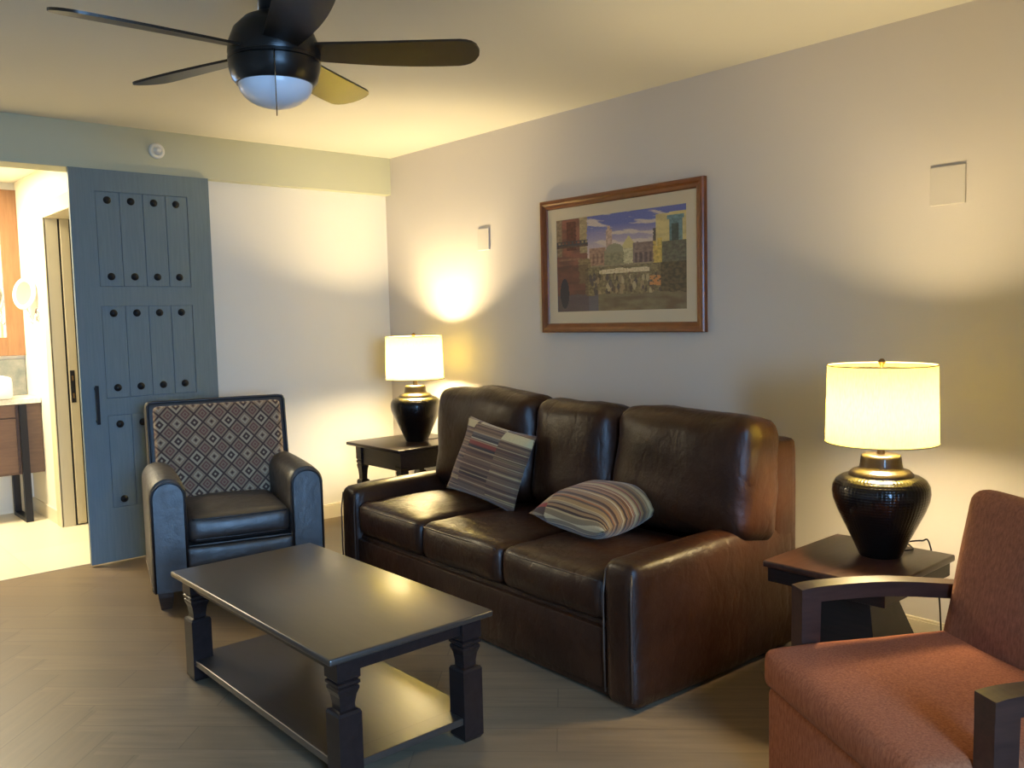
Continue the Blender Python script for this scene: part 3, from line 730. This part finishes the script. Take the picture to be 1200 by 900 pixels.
# leaning pillow: local x runs to viewer right, local y up the pillow
zx = Vector((.10, -.97, -.16)).normalized(); yy = Vector((.32, -.10, .93)); yy = (yy - zx * yy.dot(zx)).normalized(); nz = zx.cross(yy)
pillow('pillow1', 'striped mauve and brown throw pillow leaning on the left back cushion', (-.90, -2.175, .672), basis(zx, yy, nz), (.45, .375), .12)
PL, PF, PR = Vector((-1.06, -2.67, .53)), Vector((-1.065, -3.03, .52)), Vector((-.75, -3.08, .56))
zx = (PF - PL).normalized(); yy = (PR - PF); yy = (yy - zx * yy.dot(zx)).normalized(); nz = zx.cross(yy)
pillow('pillow2', 'tan and rust striped throw pillow lying flat on the sofa seat', tuple((PL + PR) / 2 + Vector((0, 0, .015))), basis(zx, yy, nz), (.43, .40), .19, 4)

# ------------------------------------------------------------------ leather armchair with diamond back
AC = thing('armchair', 'dark leather armchair with a diamond-patterned back beside the blue door', 'armchair', (-2.15, -1.156, 0), -.279)
W, D2, FH = .825, .80, .09
b = B(); box(b, (.03, .02, FH), (W - .03, D2 - .04, .30), .015); obj('base', b, 'leather_dark', AC, smooth=True, angle=35)
b = B(); cushion(b, (W - .30, .045, .115), .02, (14, 6, 8), (0, .008, 0), .002, 5, 3, T(W / 2, .022, .235)); obj('front_rail', b, 'leather_dark', AC)
aw2 = .168
for x0, sgn in ((0, -1), (W - aw2, 1)):
    def arch(n=14, r=aw2 / 2, zt=.628, ins=0.):
        pts = [(x0 + ins, FH)]
        for k in range(n + 1):
            a = PI - PI * k / n; pts.append((x0 + r + (r - ins) * math.cos(a), zt - r + (r - ins) * math.sin(a)))
        pts.append((x0 + aw2 - ins, FH)); return pts
    b = B(); ys = [.0, .01, .10, .3, .5, .68]
    rings = []
    for i, y in enumerate(ys):
        dzz = .012 * math.sin(PI * i / (len(ys) - 1)); ins = .008 if i == 0 else 0
        rings.append([b.verts.new((p[0], y, p[1] + (dzz if p[1] > .3 else 0))) for p in arch(ins=ins)])
    for a, c in zip(rings, rings[1:]):
        for k in range(len(a) - 1): b.faces.new((a[k], a[k + 1], c[k + 1], c[k]))
        b.faces.new((a[-1], a[0], c[0], c[-1]))
    b.faces.new(rings[0][::-1]); b.faces.new(rings[-1])
    ar = obj('arm', b, 'leather_dark', AC, smooth=True, angle=50)
    b = B(); ins = .016; a = arch(ins=ins)
    F = [b.verts.new((p[0], -.008, p[1])) for p in a]; K = [b.verts.new((p[0] + 0, .004, p[1])) for p in a]
    for k in range(len(a) - 1): b.faces.new((F[k], F[k + 1], K[k + 1], K[k]))
    b.faces.new(F[::-1]); obj('arm_facing', b, 'leather_dark', ar, smooth=True, angle=60)
    b = B(); tube(b, [(p[0], -.004, p[1]) for p in arch(ins=.010)], .0055, 6); obj('piping', b, 'dark_piping', ar)
    b = B()
    for k in range(11):
        xx = x0 + .014 + k * (aw2 - .028) / 10
        bmesh.ops.create_uvsphere(b, u_segments=8, v_segments=6, radius=.0055, matrix=T(xx, -.001, FH + .012))
    for k in range(30):
        yy_ = .015 + k * .65 / 29; xx = x0 - .0005 if sgn < 0 else x0 + aw2 + .0005
        bmesh.ops.create_uvsphere(b, u_segments=8, v_segments=6, radius=.005, matrix=T(xx, yy_, FH + .012))
    obj('nailhead_trim', b, 'nail', ar)
b = B(); cushion(b, (W - 2 * aw2 + .006, .58, .135), .045, (16, 16, 8), (0, .014, .02), .004, 5, 5, T(W / 2, .29, .372)); sc = obj('seat_cushion', b, 'leather_dark', AC)
b = B(); hw = (W - 2 * aw2) / 2 - .02
for z in (.325, .425): tube(b, smooth_path([(W / 2 - hw, .008, z), (W / 2, -.006, z), (W / 2 + hw, .008, z)]), .004, 6)
obj('piping', b, 'dark_piping', sc)
# back: reclined shell with a leather border and a fabric panel
bx0, bx1, bz0, bz1 = .035, W - .035, .30, .965
lean = Matrix.Translation((0, .60, bz0)) @ Matrix.Rotation(-.17, 4, 'X')
b = B(); cushion(b, (bx1 - bx0, .13, bz1 - bz0), .03, (12, 6, 12), (0, 0, .0), 0, 1, 0, lean @ T(W / 2, .065, (bz1 - bz0) / 2)); obj('back_shell', b, 'leather_dark', AC)
pz = bz1 - bz0
b = B(); cushion(b, (bx1 - bx0 - .075, .075, pz - .07), .03, (18, 6, 18), (0, .03, 0), 0, 1, 0)
bp = obj('back_panel', b, 'diamonds', AC); bp.matrix_local = lean @ T(W / 2, -.01, pz / 2 + .0); tag(bp, 'brown, cream and mauve diamond-patterned back panel')
b = B(); hx, hz = (bx1 - bx0) / 2 - .012, pz / 2 - .012
loop = [(-hx, -hz)] + [(-hx, z) for z in (-.1, .1, hz - .02)] + [(-hx + .01, hz - .005), (-hx + .03, hz)] + [(x, hz) for x in (-.1, .1, hx - .03)] + [(hx - .01, hz - .005), (hx, hz - .02), (hx, .1), (hx, -.1), (hx, -hz)]
tube(b, [(x, 0, z) for x, z in loop], .007, 8); pp = obj('piping', b, 'dark_piping', AC); pp.matrix_local = lean @ T(W / 2, .0, pz / 2)
for x in (.055, W - .055):
    for y in (.05, D2 - .10):
        b = B(); rings = []
        for hw_, z in ((.024, .001), (.034, .06), (.036, FH + .01)): rings.append([b.verts.new((x + sx * hw_ * 1.0, y + sy * hw_, z)) for sx, sy in ((-1, -1), (1, -1), (1, 1), (-1, 1))])
        for a, c in zip(rings, rings[1:]):
            for k in range(4): b.faces.new((a[k], a[(k + 1) % 4], c[(k + 1) % 4], c[k]))
        b.faces.new(rings[0][::-1]); b.faces.new(rings[-1]); obj('foot', b, 'foot', AC, smooth=False)

# ------------------------------------------------------------------ rust lounge chair, bottom right
OC = thing('lounge_chair', 'rust fabric lounge chair with dark wood arms beside the right-hand lamp', 'armchair', (-1.448, -3.998, 0), -.527)
CW, CD, CS = .69, .56, .426
b = B(); box(b, (.012, -CW + .01, .05), (CD + .06, -.01, CS - .11), .02, 3); obj('seat_base', b, 'rust', OC, smooth=True, angle=40)
b = B(); cushion(b, (CD + .06, CW, .115), .032, (18, 18, 8), (.01, .0, .012), .003, 5, 3, T((CD + .06) / 2, -CW / 2, CS - .0575)); obj('seat_cushion', b, 'rust', OC)
ln = Matrix.Translation((CD - .01, 0, CS - .04)) @ Matrix.Rotation(.22, 4, 'Y')
b = B(); cushion(b, (.12, CW, .47), .045, (8, 18, 18), (.025, 0, .0), .003, 5, 6, ln @ T(.06, -CW / 2, .235)); obj('backrest', b, 'mauve', OC)
for y0 in (-.005, -CW - .055):
    b = B(); AHt = .580; y1 = y0 + .06
    # arm rail: a gently arched flat rail swept along x, front post and rear post
    pts = [(.125, AHt - .004), (.2, AHt + .003), (.4, AHt - .001), (.62, AHt - .028), (.72, AHt - .045)]
    pts = [(p.x, p.z) for p in smooth_path([(x, 0, z) for x, z in pts], 5)]
    poly = pts + [(x, z - .044) for x, z in reversed(pts)]
    prism(b, poly, 1, y0, y1); al = obj('arm_rail', b, 'arm_wood', OC, smooth=False)
    b = B(); prism(b, [(.125, AHt - .02), (.185, AHt - .02), (.17, .001), (.12, .001)], 1, y0 + .001, y1 - .001); obj('leg', b, 'arm_wood', OC, smooth=False)
    b = B(); prism(b, [(.64, AHt - .05), (.70, AHt - .05), (.76, .001), (.71, .001)], 1, y0 + .001, y1 - .001); obj('leg', b, 'arm_wood', OC, smooth=False)

# ------------------------------------------------------------------ light
def area(name, loc, target, sx, sy, e, col):
    li = bpy.data.lights.new(name, 'AREA'); li.shape = 'RECTANGLE'; li.size = sx; li.size_y = sy; li.energy = e; li.color = col
    o = bpy.data.objects.new(name, li); C.objects.link(o); o.location = loc
    o.rotation_euler = (Vector(target) - Vector(loc)).to_track_quat('-Z', 'Y').to_euler(); return o
# bright sky outside the window behind the camera
area('daylight', ((WX0 + WX1) / 2 + .1, -8.6, 2.3), ((WX0 + WX1) / 2 + .3, 0, .5), 4.4, 2.8, 2000, (.29, .57, 1.0))
# bathroom ceiling light and vanity light
area('bathroom_light', (-2.9, 1.1, 2.40), (-2.9, 1.1, 0), .9, .6, 120, (1, .86, .58))
wd = bpy.data.worlds.new('World'); S.world = wd; wd.use_nodes = True
wd.node_tree.nodes['Background'].inputs[0].default_value = (.35, .55, .9, 1); wd.node_tree.nodes['Background'].inputs[1].default_value = .05

# ------------------------------------------------------------------ camera
cd = bpy.data.cameras.new('camera'); cam = bpy.data.objects.new('camera', cd); C.objects.link(cam)
rt_, up_, fw_ = (0.7489863, -0.6621588, -0.0237723), (0.0691132, 0.0423929, 0.9967077), (0.6589710, 0.7481634, -0.0775156)
mx = Matrix((rt_, up_, tuple(-x for x in fw_))).transposed().to_4x4(); mx.translation = (-3.539147, -5.340915, 1.367162)
cam.matrix_world = mx; cd.sensor_width = 36; cd.lens = 36 * 1023.1135 / 1200; cd.clip_start = .05
S.camera = cam
S.view_settings.view_transform = 'Standard'; S.view_settings.look = 'None'; S.view_settings.exposure = 0; S.view_settings.gamma = 1; S.view_settings.use_curve_mapping = False
S.cycles.use_denoising = True; S.cycles.max_bounces = 8; S.cycles.diffuse_bounces = 5; S.cycles.sample_clamp_indirect = 6
